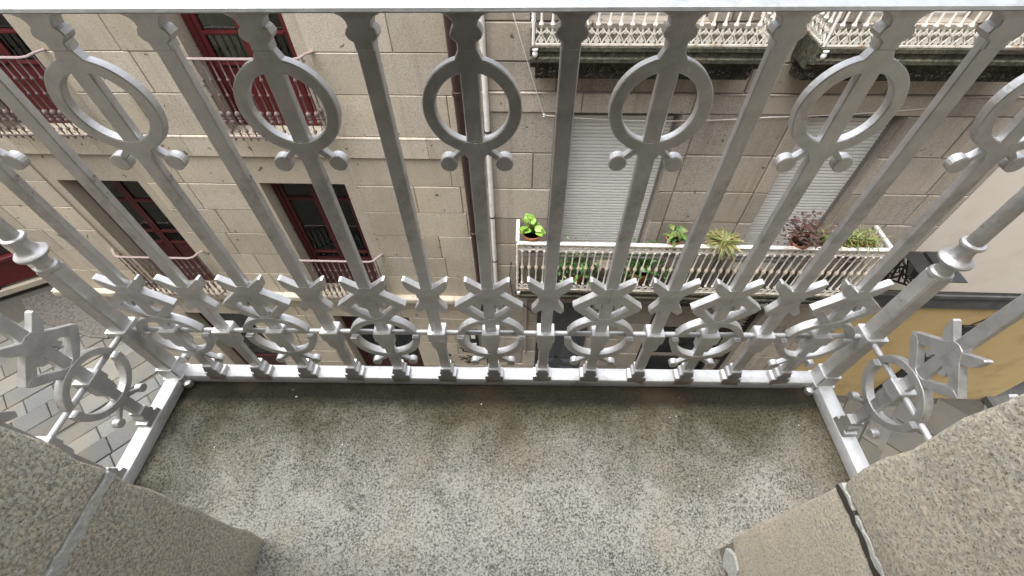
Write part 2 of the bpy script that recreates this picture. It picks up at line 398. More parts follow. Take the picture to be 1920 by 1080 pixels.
def window(house, u0, u1, z0, z1, y, mat, kick=.75, bars=(), glassmat='glass', curtain=None, fw_=.075, cols=2):
    """french window: outer frame, two leaves, kick panels, panes"""
    mb = MB(); mb.box(u0, u0+fw_, y, y+.07, z0, z1); mb.box(u1-fw_, u1, y, y+.07, z0, z1); mb.box(u0+fw_, u1-fw_, y, y+.07, z1-fw_, z1); mb.box(u0+fw_, u1-fw_, y, y+.07, z0, z0+.05)
    win = mb.obj('window', mat, house)
    iu0, iu1 = u0+fw_, u1-fw_; uw = (iu1-iu0)/cols
    for k_ in range(cols):
        a, b_ = iu0+k_*uw, iu0+(k_+1)*uw; s_ = .06; z0_, z1_ = z0+.05, z1-fw_
        m2 = MB(); yy = y+.015
        m2.box(a+.002, a+s_, yy, yy+.05, z0_, z1_); m2.box(b_-s_, b_-.002, yy, yy+.05, z0_, z1_)
        zs = [z0_]+([z0_+kick] if kick else [])+[z0_+(z1_-z0_)*t for t in bars]+[z1_]
        for i, zz in enumerate(zs):
            h = .07 if i in (0, len(zs)-1) else .045
            lo = zz if i == 0 else (zz-h if i == len(zs)-1 else zz-h/2)
            m2.box(a+s_, b_-s_, yy+.002, yy+.048, lo, lo+h)
            if 0 < i < len(zs)-1: m2.box(a+s_+.004, b_-s_-.004, yy-.018, yy+.002, lo+h*.35, lo+h*.8)
        m2.obj('leaf_frame', mat, win)
        st = 0
        if kick:
            MB().block(a+s_, b_-s_, yy+.012, yy+.035, z0_+.07, z0_+kick-.022, .02).obj('kick_panel', mat, win); st = 1
        for i in range(st, len(zs)-1):
            MB().box(a+s_, b_-s_, yy+.022, yy+.028, zs[i]+.02, zs[i+1]-.02).obj('pane', glassmat, win)
    if curtain:
        cm = MB(); n_ = 40; ca, cb, cz0, cz1 = curtain
        V = [];
        for i in range(n_+1):
            t = i/n_; V += [(ca+(cb-ca)*t, y+.13+.018*math.sin(t*38), cz0), (ca+(cb-ca)*t, y+.13+.018*math.sin(t*38), cz1)]
        cm.add(V, [(2*i, 2*i+2, 2*i+3, 2*i+1) for i in range(n_)])
        cm.add([(v[0], v[1]+.006, v[2]) for v in V], [(2*i, 2*i+1, 2*i+3, 2*i+2) for i in range(n_)])
        cm.obj('curtain', 'curtain', win)
    return win
def surround(house, u0, u1, z0, z1, wd, mat, yf, seed, rows):
    rr = random.Random(seed); g = .003
    MB().block(u0-wd+g, u1+wd-g, yf, .06, z1+g, z1+wd-g, .006).obj('lintel', mat, house)
    zs = [z0]+[z for z in rows if z0+.1 < z < z1-.1]+[z1]
    for a, b_ in zip(zs[:-1], zs[1:]):
        for (p, q) in ((u0-wd, u0), (u1, u1+wd)):
            MB().block(p+g, q-g, yf+rr.uniform(0, .003), .06, a+g, b_-g, .005).obj('jamb_stone', mat, house)
def moulding(house, name, u0, u1, prof, mat, ends=True, dy=0):
    """horizontal course: profile of (y, z) swept along u, one object per stone"""
    n = len(prof); V = [(u0, y+dy, z) for y, z in prof]+[(u1, y+dy, z) for y, z in prof]
    F = [(i, n+i, n+(i+1) % n, (i+1) % n) for i in range(n)]+[tuple(range(n)), tuple(reversed(range(n, 2*n)))]
    return MB().add(V, F).obj(name, mat, house)

# ================================================================== LEFT GRANITE HOUSE
LH = thing('granite_house', 'pale beige ashlar granite house with wine-red windows', 'house', (0, 0, 0), FM)
LU0, LU1 = -8.75, -.42
w1, w2 = (-6.65, -5.45), (-3.67, -2.43); wd = .15
low = [(-6.67, -5.41, GZ, -5.98), (-3.65, -2.13, GZ, -5.96)]
midw = [(a, b_, -5.21, -2.74) for a, b_ in (w1, w2)]
upw = [(a, b_, -1.96, .72) for a, b_ in (w1, w2)]
op = low+midw+upw
exp_ = low+[(a-wd, b_+wd, c, d+wd) for a, b_, c, d in midw+upw]
rows_l = [GZ, -8.25, -7.78, -7.32, -6.86, -6.4, -5.965, -5.6]
rows_m = [-5.22, -4.70, -4.21, -3.72, -3.23, -2.745, -2.28]
rows_u = [-1.97, -1.42, -.94, -.46, .0, .46, .87, 1.35]
ashlar(LH, LU0, LU1-.0, rows_l, .5, .95, exp_, 'beige', 1)
ashlar(LH, LU0, LU1, rows_m, .55, 1.1, exp_, 'beige', 2)
ashlar(LH, LU0, LU1, rows_u, .55, 1.1, exp_, 'beige', 3)
core(LH, LU0+.03, LU1-.002, GZ-.05, 3.2, op, .45, 'beige')
x = LU0; rr = random.Random(8)
while x < LU1-.05:
    ln = min(rr.uniform(.8, 1.4), LU1-x)
    if LU1-(x+ln) < .3: ln = LU1-x
    moulding(LH, 'string_course', x+.003, x+ln-.003, [(.05, -2.275), (-.026, -2.275), (-.030, -2.268), (-.026, -2.0), (-.030, -1.99), (-.022, -1.975), (.05, -1.972)], 'beige')
    moulding(LH, 'cornice', x+.003, x+ln-.003, [(.05, -5.595), (-.03, -5.595), (-.035, -5.5), (-.055, -5.47), (-.06, -5.41), (-.10, -5.36), (-.12, -5.33), (-.12, -5.245), (-.11, -5.225), (.05, -5.222)], 'beige')
    x += ln
for (a, b_, c, d) in midw: surround(LH, a, b_, c, d, wd, 'beige', .034, int(a*10), rows_m)
for (a, b_, c, d) in upw: surround(LH, a, b_, c, d, wd, 'beige', .034, int(a*13), rows_u)
window(LH, w1[0]+.02, w1[1]-.02, -5.2, -2.745, .22, 'winedk', .95, (.52, .80), curtain=(w1[0]+.1, w1[1]-.1, -3.35, -2.8))
window(LH, w2[0]+.02, w2[1]-.02, -5.2, -2.745, .22, 'winedk', .62, (.34, .84), curtain=(w2[0]+.12, w2[0]+.42, -5.0, -2.8))
window(LH, w2[0]+.02, w2[1]-.02, -1.95, .71, .22, 'wine', .72, (.42, .62), curtain=(w2[0]+.2, w2[0]+.5, -1.2, .6))
window(LH, w1[0]+.02, w1[1]-.02, -1.95, .71, .22, 'wine', .72, (.42, .62))
window(LH, low[0][0]+.02, low[0][1]-.02, GZ+.02, -5.985, .2, 'winedk', .72, (), cols=1)
window(LH, low[1][0]+.02, low[1][1]-.02, GZ+.02, -5.965, .2, 'winedk', .72, (), cols=1)
for (a, b_, c, d) in op: room(LH, a, b_, c, d, .46)
MB().box(LU0+.04, LU1-.05, 3.2, 3.25, GZ, 3.2).box(LU0+.03, LU0+.08, .46, 3.2, GZ, 3.2).box(LU0+.04, LU1-.05, .46, 3.2, 3.21, 3.26).obj('back_wall', 'beige', LH)

def iron_bar_mesh(name, z0, z1, knobs, r0=.0085, seg=8):
    prof = [(r0, z0)]
    for (z, r_) in knobs:
        zz = z0+(z1-z0)*z; r_ *= 1.3; prof += [(r0, zz-r_*1.1), (r_*.8, zz-r_*.6), (r_, zz), (r_*.8, zz+r_*.6), (r0, zz+r_*1.1)]
    prof.append((r0, z1)); return MB().lathe(prof, seg=seg).mesh(name, 'mauve', True)
def window_railing(u0, u1, zf, h, out, label):
    t = thing('window_railing', label, 'railing', ((u0+u1)/2, 0, zf), FM, 'mauve iron railings of the wine-red windows')
    hw = (u1-u0)/2; me = iron_bar_mesh('iron_bar', 0, h-.012, [(.03, .014), (.14, .018), (.27, .022), (.315, .02), (.365, .026), (.60, .015), (.78, .016)])
    path = [(-hw-.12, -.004, h+.025), (-hw-.05, -out*.45, h+.02), (-hw, -out*.86, h+.005), (-hw+.07, -out, h)]
    path += [(-hw+.07+(2*hw-.14)*i/6, -out, h) for i in range(1, 6)]+[(-p[0], p[1], p[2]) for p in reversed(path)]
    MB().tube(path, .021, 8, .7).obj('top_rail', 'mauve_rail', t, True)
    MB().tube([(-hw, -.002, .05), (-hw+.01, -out*.8, .05), (-hw+.05, -out, .05), (hw-.05, -out, .05), (hw-.01, -out*.8, .05), (hw, -.002, .05)], .012, 8).obj('bottom_rail', 'mauve', t, True)
    n = round((2*hw-.06)/.098)
    for i in range(n+1):
        link('iron_bar', me, t, (-hw+.03+(2*hw-.06)*i/n, -out+.004 if 0 < i < n else -out+.02, .0))
    for s in (-1, 1): link('iron_bar', me, t, (s*(hw-.004), -out*.4, 0))
    return t
window_railing(-6.72, -5.38, -5.2, 1.03, .16, 'bowed mauve iron railing of the first-floor window near the house corner')
window_railing(-3.74, -2.34, -5.2, 1.03, .16, 'bowed mauve iron railing of the first-floor window near the downpipes')
window_railing(-6.72, -5.38, -1.95, 1.0, .16, 'mauve iron railing of the upper window at the left edge')
window_railing(-3.74, -2.34, -1.95, 1.0, .16, 'mauve iron railing of the upper window with wine-red kick panels')

# ---- downpipes
t = thing('downpipe', 'dark brown downpipe at the right edge of the beige house', 'downpipe', (-.715, -.075, GZ), FM)
# leaning a little to the right on its way down, as the photograph shows
def leanpipe(t, r_, mat, xt, xb, segs, collars):
    MB().tube([(xt+(xb-xt)*(1-i/segs), 0, (12.0)*i/segs) for i in range(segs+1)], r_, 14).obj('pipe', mat, t, True)
    for z in collars:
        xx = xt+(xb-xt)*(1-z/12.0); MB().lathe([(r_+.002, -.03), (r_+.012, -.025), (r_+.012, .025), (r_+.002, .03)], xx, 0, z, 14).obj('collar', mat, t, True)
        MB().box(xx-.012, xx+.012, r_*.8, .09, z-.012, z+.012).obj('bracket', mat, t)
leanpipe(t, .052, 'pipe_brown', 0, .13, 10, (1.5, 3.2, 5.2, 7.4, 9.6))
t = thing('downpipe', 'slim white downpipe beside the dark brown one', 'downpipe', (-.345, -.045, GZ+2.6), FM)
MB().tube([(0, 0, 0), (.0, 0, 10)], .034, 12).obj('pipe', 'whiteclean', t, True)
for z in (1.0, 1.95, 2.9, 4.3, 6.2): MB().lathe([(.035, -.012), (.041, -.01), (.041, .01), (.035, .012)], 0, 0, z, 12).obj('collar', 'black', t, True)

# ================================================================== RIGHT GRANITE HOUSE
RH = thing('granite_house', 'weathered brown granite house with grey roller shutters and a long white balcony', 'house', (0, 0, 0), FM)
RU0, RU1 = -.412, 6.2
s1, s2 = (.69, 1.99), (3.5, 4.62)
lowr = [(.42, 1.46, GZ, -5.36), (2.62, 4.62, GZ, -5.36)]
midr = [(a, b_, -4.36, -1.62) for a, b_ in (s1, s2)]
upr = [(a, b_, -.62, 1.9) for a, b_ in (s1, s2)]
opr = lowr+midr+upr; wr = .2
expr = lowr+[(a-wr, b_+wr, c, d) for a, b_, c, d in midr+upr]
rows_r = [GZ, -8.2, -7.65, -7.1, -6.55, -6.0, -5.36, -4.86, -4.36, -3.86, -3.31, -2.76, -2.18, -1.61]
rows_r2 = [-1.36, -1.02, -.62, -.2, .3, .8, 1.3]
ashlar(RH, RU0, RU1, rows_r, .45, 1.0, expr, 'brown', 21, .006, .014, .009)
ashlar(RH, RU0, RU1, rows_r2, .4, .9, expr, 'brown', 22, .006, .014, .009)
x = RU0; rr = random.Random(5)
while x < RU1-.02:
    ln = min(rr.uniform(.7, 1.5), RU1-x)
    if RU1-(x+ln) < .3: ln = RU1-x
    moulding(RH, 'string_course', x+.004, x+ln-.004, [(.05, -1.605), (-.018, -1.605), (-.022, -1.595), (-.022, -1.385), (-.03, -1.375), (-.03, -1.365), (.05, -1.362)], 'brown')
    x += ln
core(RH, RU0+.004, RU1-.004, GZ-.05, 3.2, opr, .45, 'brown')
for (a, b_, c, d) in midr+upr:
    rr = random.Random(int(a*7+c))
    zs = [c]+[z for z in rows_r+rows_r2 if c+.15 < z < d-.15]+[d]
    for za, zb in zip(zs[:-1], zs[1:]):
        for p, q in ((a-wr, a), (b_, b_+wr)):
            MB().block(p+.004, q-.004, -.022-rr.uniform(0, .004), .05, za+.004, zb-.004, .012).obj('jamb_stone', 'brown', RH)
# roller shutters, slat by slat
def shutter(u0, u1, z0, z1, zstop, y, name='roller_shutter'):
    sh = MB().box(u0+.002, u0+.03, y-.02, y+.05, zstop, z1).box(u1-.03, u1-.002, y-.02, y+.05, zstop, z1).box(u0+.03, u1-.03, y-.01, y+.06, z1-.05, z1-.004).obj(name, 'panel', RH)
    p = .052; n = int((z1-.06-zstop)/p); uc = (u0+u1)/2; hw = (u1-u0)/2-.032
    prof = [(0, 0), (-.008, .006), (-.0115, p*.35), (-.008, p*.88), (0, p*.94), (.004, p*.94), (.004, 0)]
    k = len(prof); V = [(-hw, a, b_) for a, b_ in prof]+[(hw, a, b_) for a, b_ in prof]
    me = MB().add(V, [(i, k+i, k+(i+1) % k, (i+1) % k) for i in range(k)]+[tuple(range(k)), tuple(reversed(range(k, 2*k)))]).mesh('slat', 'slat')
    for i in range(n): link('slat', me, sh, (uc, y+.02, zstop+i*p))
    MB().box(u0+.032, u1-.032, y+.032, y+.045, zstop, z1-.06).obj('backing', 'panel', sh)
    if zstop > z0+.05: MB().block(u0+.02, u1-.02, y+.01, y+.05, z0+.01, zstop-.005, .02).obj('lower_panel', 'panel', sh)
for (a, b_, c, d) in midr: shutter(a, b_, c, d, -4.02, .15)
for (a, b_, c, d) in upr: shutter(a, b_, c, d, c+.02, .15)
# ---- stone balcony slabs (parts of the house)
def balslab(u0, u1, z, dep, t=1.0, mat='mossy'):
    prof = [(.05, z), (-dep, z), (-dep, z-.05*t), (-dep+.02, z-.065*t), (-dep+.02, z-.12*t), (-dep-.005, z-.135*t), (-dep-.005, z-.18*t), (-dep+.05, z-.22*t), (-dep+.13, z-.24*t), (-dep+.13, z-.32*t), (.05, z-.32*t)]
    moulding(RH, 'balcony_slab', u0, u1, prof, 'slabgrey')
    moulding(RH, 'slab_corbel', u0+.06, u1-.06, [(.05, z-.322*t), (-dep+.15, z-.322*t), (-dep+.155, z-.43*t), (-dep+.19, z-.50*t), (-dep+.30, z-.55*t), (.05, z-.555*t)], mat)
balslab(.16, 2.50, -.68, .48, .78)
balslab(2.94, 5.35, -.68, .48, .78)
balslab(.0, 5.36, -4.37, .54, .85)

# ---- white cast iron lace balconies
def lace_motif(p, h):
    mb = MB(); t = .006
    def bar(a, b_, wdt, y):
        a, b_ = Vector(a), Vector(b_); d = (b_-a).normalized(); n = Vector((-d.y, d.x))*wdt/2
        mb.prism([tuple(a-n), tuple(b_-n), tuple(b_+n), tuple(a+n)], -t-y, t+y, .001)
    # ogee straps that cross under the baluster, with a spade below and a fleur at each flank
    for sg_, e in ((-1, 0), (1, .0004)):
        bar((sg_*p*.5, 0), (sg_*p*.34, h*.30), .011, e); bar((sg_*p*.34, h*.26), (sg_*p*.04, h*.62), .011, e+.0008); bar((sg_*p*.06, h*.58), (sg_*p*.0, h*1.0), .013, e+.0016)
        bar((sg_*p*.06, h*.58), (sg_*p*.40, h*.80), .010, e+.0024)
    spade = [(-.3, 0), (.3, 0), (.18, .12), (.42, .3), (.36, .5), (.16, .5), (.2, .66), (0, 1), (-.2, .66), (-.16, .5), (-.36, .5), (-.42, .3), (-.18, .12)]
    mb.prism([(x*p*.66, .006+z*h*.46) for x, z in spade], -.005, .005, .001)
    half = [(0, .62), (.10, .62), (.2, .74), (.12, .80), (.1, .88), (.0, 1.0)]
    mb.prism([(-p/2+x*p, z*h) for x, z in half], -.0056, .0056, .0008); mb.prism([(p/2-x*p, z*h) for x, z in half], -.0056, .0056, .0008)
    return mb.mesh('lace_motif', 'whiteiron')
def lace_railing(u0, u1, dep, zf, h, label, p=.106, hb=.145, ht=.1, left=True, right=True):
    t = thing('balcony_railing', label, 'railing', ((u0+u1)/2, 0, zf), FM)
    hw = (u1-u0)/2
    mb_me = lace_motif(p, hb); mt_me = lace_motif(p, ht)
    z0, z1 = hb+.02, h-ht-.03
    r0 = .0105; H = z1-z0
    prof = [(r0, -.01), (.018, .008), (.024, .022), (.017, .038), (.0115, .055)]
    prof += [(.0105, H*.40), (.017, H*.44), (.026, H*.475), (.031, H*.5), (.026, H*.525), (.017, H*.56), (.0105, H*.60)]
    prof += [(.0115, H-.055), (.017, H-.038), (.024, H-.022), (.018, H-.008), (r0, H+.01)]
    bme = MB().lathe(prof, seg=8).mesh('baluster', 'whiteiron', True)
    def run(ax, a, b_, c, rz):
        n = max(1, round((b_-a)/p)); st = (b_-a)/n
        for i in range(n):
            q = a+st*(i+.5)
            loc = (q, c) if ax == 'x' else (c, q)
            link('lace_motif', mb_me, t, (*loc, .015), rz); link('lace_motif', mt_me, t, (*loc, h-ht-.02), rz)
            link('baluster', bme, t, (*loc, z0), rz)
        if ax == 'x':
            MB().box(a, b_, c-.012, c+.012, .0, .016).obj('bottom_rail', 'whiteiron', t)
            MB().box(a, b_, c-.01, c+.01, h-ht-.034, h-ht-.02).obj('upper_band', 'whiteiron', t)
            MB().block(a-.02, b_+.02, c-.027, c+.027, h-.018, h+.016, .008).obj('top_rail', 'whiteclean', t)
        else:
            MB().box(c-.012, c+.012, a, b_, .0, .016).obj('bottom_rail', 'whiteiron', t)
            MB().box(c-.01, c+.01, a, b_, h-ht-.034, h-ht-.02).obj('upper_band', 'whiteiron', t)
            MB().box(c-.025, c+.025, a, b_+.0, h-.018, h+.014).obj('top_rail', 'whiteclean', t)
    run('x', -hw+.02, hw-.02, -dep, 0)
    for s, on in ((-1, left), (1, right)):
        if on:
            run('y', -dep+.04, -.01, s*hw, R(90))
            MB().lathe([(.014, 0), (.014, h-.02)], s*hw, -dep, .0, 10).obj('corner_post', 'whiteclean', t, True)
            MB().lathe([(.006, -.075), (.022, -.06), (.028, -.035), (.02, -.01), (.03, .0), (.03, .012)], s*(hw-.02), -dep-.035, -.03, 10).obj('ball_drop', 'whiteclean', t, True)
    return t
lace_railing(.19, 2.47, .44, -.675, 1.0, 'rust-stained white lace iron railing of the upper balcony left of the gap')
lace_railing(2.97, 5.32, .44, -.675, 1.0, 'rust-stained white lace iron railing of the upper balcony at the top right')
lace_railing(.04, 5.30, .5, -4.365, 1.03, 'long white lace iron railing of the balcony full of pot plants', hb=.12)

# ---- ground floor door and shop front
du0, du1 = .44, 1.44
mb = MB(); mb.box(.425, .475, .12, .26, GZ, -5.365).box(1.405, 1.455, .12, .26, GZ, -5.365).box(.475, 1.405, .12, .26, -5.42, -5.365)
dr = mb.obj('door', 'door', RH)
for a, b_ in ((.478, .936), (.944, 1.402)):
    lf = MB().box(a, b_, .2, .25, GZ+.02, -5.425).obj('door_leaf', 'door', dr)
    z = GZ+.12
    for hh in (.55, .28, .62, .62, .55, .3):
        mb = MB(); mb.block(a+.07, b_-.07, .178, .2, z, z+hh, .012); mb.block(a+.12, b_-.12, .162, .178, z+.05, z+hh-.05, .016)
        mb.obj('door_panel', 'door', dr); z += hh+.07
MB().lathe([(.012, 0), (.03, .01), (.035, .03), (.02, .05)], .9, .15, -7.6, 10).obj('door_knob', 'black', dr, True)
room(RH, 2.62, 4.62, GZ, -5.36, .46)
sf = MB().box(2.63, 2.7, .10, .2, GZ, -5.37).box(4.54, 4.61, .10, .2, GZ, -5.37).box(2.7, 4.54, .10, .2, -5.45, -5.37).box(2.7, 4.54, .10, .2, -6.30, -6.24).box(2.7, 4.54, .1, .2, -7.42, -7.36).box(4.2, 4.26, .1, .2, GZ, -6.30).obj('shop_front', 'darkwood', RH)
MB().box(2.7, 4.2, .15, .158, -7.36, -6.3).obj('pane', 'glass', sf); MB().box(2.7, 4.2, .15, .158, GZ, -7.42).obj('pane', 'glass', sf)
def scales(a, b_, z0, z1, y):
    mb = MB(); r_ = .062; row = 0; z = z0
    while z < z1:
        x = a+(r_ if row % 2 else 0)
        while x <= b_:
            mb.annulus(x, z, .034, r_, y-.006-.002*(row % 2), y+.004, 180, 360, 8, .001); mb.annulus(x, z, 0.004, .03, y-.002, y+.006, 180, 360, 6, .001); x += 2*r_
        z += r_*.85; row += 1
    o = mb.obj('scale_grille', 'scale', sf); o['kind'] = 'stuff'
scales(2.74, 4.50, -6.2, -5.5, .13); scales(4.3, 4.5, -8.7, -6.33, .13); scales(2.74, 4.16, -7.35, -7.2, .13)
sg = thing('shop_sign', 'dark fascia sign with a navy C on a white disc below the long balcony', 'sign', (3.55, -.05, -5.16), FM)
MB().block(-1.05, 1.05, -.035, .045, -.13, .13, .008).obj('board', 'darkwood', sg)
MB().lathe([(.115, 0), (.115, .02)], seg=24).obj('disc', 'whiteclean', sg).matrix_local = Matrix.Translation((.83, -.036, -.01)) @ Matrix.Rotation(R(90), 4, 'X')
MB().annulus(.83, -.01, .055, .085, -.064, -.0565, 50, 310, 24, .001).obj('letter', 'blue', sg)
def stroke(parent, pts, wdt, y, mat, name='letter_stroke'):
    mb = MB()
    for i, (a, b_) in enumerate(zip(pts[:-1], pts[1:])):
        a, b_ = Vector(a), Vector(b_); d = (b_-a).normalized(); n = Vector((-d.y, d.x))*wdt/2
        mb.prism([tuple(a-n-d*wdt*.3), tuple(b_-n+d*wdt*.3), tuple(b_+n+d*wdt*.3), tuple(a+n-d*wdt*.3)], y-.0015-.0004*(i % 3), y, .0004)
    return mb.obj(name, mat, parent)
rr = random.Random(3)
for i in range(9):           # the worn, unreadable script on the fascia
    x = -.85+i*.14; 
    stroke(sg, [(x, -.03), (x+.02, .05), (x+.05, -.02), (x+.08, .03+.02*(i % 2)), (x+.1, -.03)], .012, -.0355, 'letter')
# ---- wall marks: black graffiti, meter box, cables on the wall
gr = thing('graffiti', 'black spray-painted scribble low on the beige wall', 'graffiti', (-1.1, -.0085, -7.45), FM)
for p in ([(-.12, .42), (.08, .30)], [(-.02, .46), (-.06, .28), (.1, .24)], [(-.16, .02), (.0, -.02), (.12, .06), (.02, .1)], [(-.14, -.1), (-.04, -.02), (.02, -.12), (.14, -.02)], [(-.05, -.16), (.03, -.24), (.08, -.16), (0, -.18)],
          [(-.42, .16), (-.35, .12), (-.38, .05)], [(-.42, -.12), (-.33, -.2), (-.38, -.3), (-.3, -.36)]):
    stroke(gr, p, .032, 0, 'ink', 'spray_stroke')
bx = thing('meter_box', 'small black box with white plates on the beige wall by the downpipes', 'meter box', (-.86, -.012, -6.62), FM)
MB().block(-.09, .07, -.08, 0, -.33, .33, .012).obj('case', 'black', bx); MB().block(-.055, .03, -.088, -.08, .1, .27, .003).obj('plate', 'whiteclean', bx); MB().block(-.04, .04, -.088, -.08, -.26, -.08, .003).obj('plate', 'whiteclean', bx)
cb = thing('wall_cable', 'thin pale conduit running down the brown wall beside the grey door', 'conduit', (.2, -.03, -7.2), FM)
MB().tube([(0, 0, 0), (.003, 0, 1), (0, 0, 2.2)], .014, 8).obj('conduit', 'mauve_rail', cb, True)
cb = thing('wall_cable', 'dark cable drooping under the left end of the long balcony', 'cable', (.05, -.03, -5.6), FM)
MB().tube([(-.12, 0, 1.35), (-.16, -.02, 1.0), (-.1, -.04, .5), (.05, -.06, .3), (.2, -.05, .12), (.3, -.03, -.05)], .009, 6).obj('cable', 'black', cb, True)
cb = thing('white_cable', 'thin white cable slung from the upper wall across the shutters', 'cable', (0, -.1, 0), FM)
def sag(a, b_, s, n=14): return [tuple(Vector(a).lerp(Vector(b_), i/n)+Vector((0, 0, -s*4*(i/n)*(1-i/n)))) for i in range(n+1)]
MB().tube(sag((-.18, .04, -.02), (.345, .06, -1.63), .02), .006, 6).obj('cable', 'cable', cb, True)
MB().tube(sag((.345, .06, -1.63), (3.0, .05, -1.62), .06)+sag((3.0, .05, -1.62), (4.9, .06, -1.48), .02)[1:], .006, 6).obj('cable', 'cable', cb, True)
MB().lathe([(.006, -.02), (.016, -.014), (.01, 0), (.018, .012), (.008, .022)], .345, .06, -1.63, 8).obj('insulator', 'whiteclean', cb, True)

# ================================================================== CREAM AND OCHRE HOUSE
CH = thing('cream_house', 'cream rendered house with an ochre ground floor and a dark slate band', 'house', (6.2, 0, 0), FM)
MB().box(.006, 9, -.012, .45, -4.84, 3.4).obj('upper_wall', 'cream', CH)
moulding(CH, 'slate_band', .006, 9, [(.4, -5.22), (-.05, -5.22), (-.05, -4.93), (-.075, -4.92), (-.075, -4.845), (.4, -4.842)], 'slate')
hl = [(5.1, 6.6, GZ, -6.1)]
core(CH, .006, 9, GZ-.05, -5.222, hl, .45, 'ochre', -.004); 
MB().box(5.1, 6.6, .44, .5, GZ, -6.1).obj('shadow_opening', 'darkwood', CH)  # added dark opening, stands in for a soft shadow low on the wall
MB().block(4.9, 6.8, -.5, .43, GZ, GZ+.14, .012).obj('door_step', 'slate', CH)
sb = MB().block(2.19, 2.98, -.05, -.005, -8.55, -5.76, .01).obj('sign_board', 'darkwood', CH)
for i in range(6):
    z = -5.95-i*.2
    stroke(sb, [(2.35, z), (2.48, z+.05), (2.62, z-.03), (2.75, z+.03), (2.83, z-.02)], .014, -.0505, 'letter', 'scroll')
MB().tube([(2.62, -.02, -5.24), (2.5, -.024, -5.45), (2.32, -.02, -5.74)], .012, 6).obj('cable', 'black', CH, True)
MB().tube([(.1, -.03, -4.78), (2.5, -.03, -4.80), (6, -.03, -4.79)], .012, 6).obj('cable', 'black', CH, True)

# ---- street lantern
LN = thing('street_lantern', 'black iron lantern on an ornate scroll bracket at the edge of the cream wall', 'lantern', (6.14, 0, -4.14), FM)
mb = MB(); 
def ybar(a, b_, r_=.012): mb.tube([(0, -a[0], a[1]), (0, -b_[0], b_[1])], r_, 6)
for a, b_ in (((.0, .12), (.46, .0)), ((0, -.34), (.46, -.02)), ((0, .16), (0, -.4)), ((0, .1), (.12, -.27)), ((.12, .08), (.24, -.18)), ((.24, .05), (.34, -.11)), ((.0, -.1), (.13, .08)), ((.12, -.2), (.25, .05))): ybar(a, b_, .017)
for (yy, zz, rad) in ((.07, -.06, .05), (.17, -.03, .04), (.25, -.03, .032), (.05, -.22, .04)):
    mb.tube([(0, -yy-rad*math.cos(k*.5236), zz+rad*math.sin(k*.5236)) for k in range(13)], .009, 5)
mb.box(-.035, .035, -.012, .0, -.42, .2); mb.tube([(0, -.46, -.08), (0, -.46, .06)], .022, 8)
mb.obj('bracket', 'black', LN, True)
cy = -.46; b0, b1, zb, zt = .10, .235, .06, .44
def sq(h, z): return [(-h, cy-h, z), (h, cy-h, z), (h, cy+h, z), (-h, cy+h, z)]
A, B = sq(b0, zb), sq(b1, zt); mb = MB()
for i in range(4): mb.tube([A[i], B[i]], .011, 6); mb.tube([A[i], A[(i+1) % 4]], .011, 6); mb.tube([B[i], B[(i+1) % 4]], .013, 6)
mb.obj('lantern_frame', 'black', LN)
for i in range(4):
    j = (i+1) % 4; MB().add([A[i], A[j], B[j], B[i]], [(0, 1, 2, 3)]).obj('pane', 'glass', LN)
mb = MB(); C0, C1, C2, C3 = sq(.30, .435), sq(.30, .45), sq(.14, .56), sq(.10, .565); mb.add(C0+C1+C2, [(3, 2, 1, 0)]+[(i, (i+1) % 4, 4+(i+1) % 4, 4+i) for i in range(4)]+[(4+i, 4+(i+1) % 4, 8+(i+1) % 4, 8+i) for i in range(4)]+[(8, 9, 10, 11)])
D0, D1, D2 = sq(.155, .56), sq(.155, .60), sq(.03, .68); mb.add(D0+D1+D2, [(3, 2, 1, 0)]+[(i, (i+1) % 4, 4+(i+1) % 4, 4+i) for i in range(4)]+[(4+i, 4+(i+1) % 4, 8+(i+1) % 4, 8+i) for i in range(4)]+[(8, 9, 10, 11)])
mb.obj('roof', 'lanternroof', LN); MB().lathe([(.03, .67), (.04, .70), (.02, .73), (.028, .76), (.005, .80)], 0, cy, 0, 10).obj('finial', 'black', LN, True)
MB().lathe([(.03, .1), (.05, .16), (.06, .22), (.04, .3), (.02, .33)], 0, cy, 0, 10).obj('bulb', 'whiteclean', LN, True)

# ================================================================== WINE-RED SHOP ACROSS THE SIDE STREET
RS = thing('red_shop', 'wine-red timber shop front on a stone ledge across the side street', 'shop', (-14.75, 7.07, GZ), None, None, R(30.2))
MB().box(-5, 3.6, .05, .6, .0, 9).obj('wall', 'beige', RS)
MB().block(-5, 3.5, -.14, .05, .10, .30, .02).obj('stone_ledge', 'beige', RS); MB().box(-5, 3.5, -.02, .05, -.02, .10).obj('plinth', 'rough', RS)
for i in range(7):
    x0 = -4.6+i*1.15
    MB().block(x0+.06, x0+1.09, -.05, .045, .36, 1.15, .03).obj('timber_panel', 'wine', RS)
    MB().box(x0-.05, x0+.05, -.08, .04, .3, 3.2).obj('timber_post', 'wine', RS)
    MB().box(x0+.06, x0+1.09, .0, .03, 1.3, 3.1).obj('pane', 'darkwood', RS)
MB().block(-5, 3.5, -.16, .04, 1.16, 1.28, .02).obj('sill', 'wine', RS); MB().block(-5, 3.5, -.16, .04, 3.2, 3.7, .02).obj('fascia', 'wine', RS)

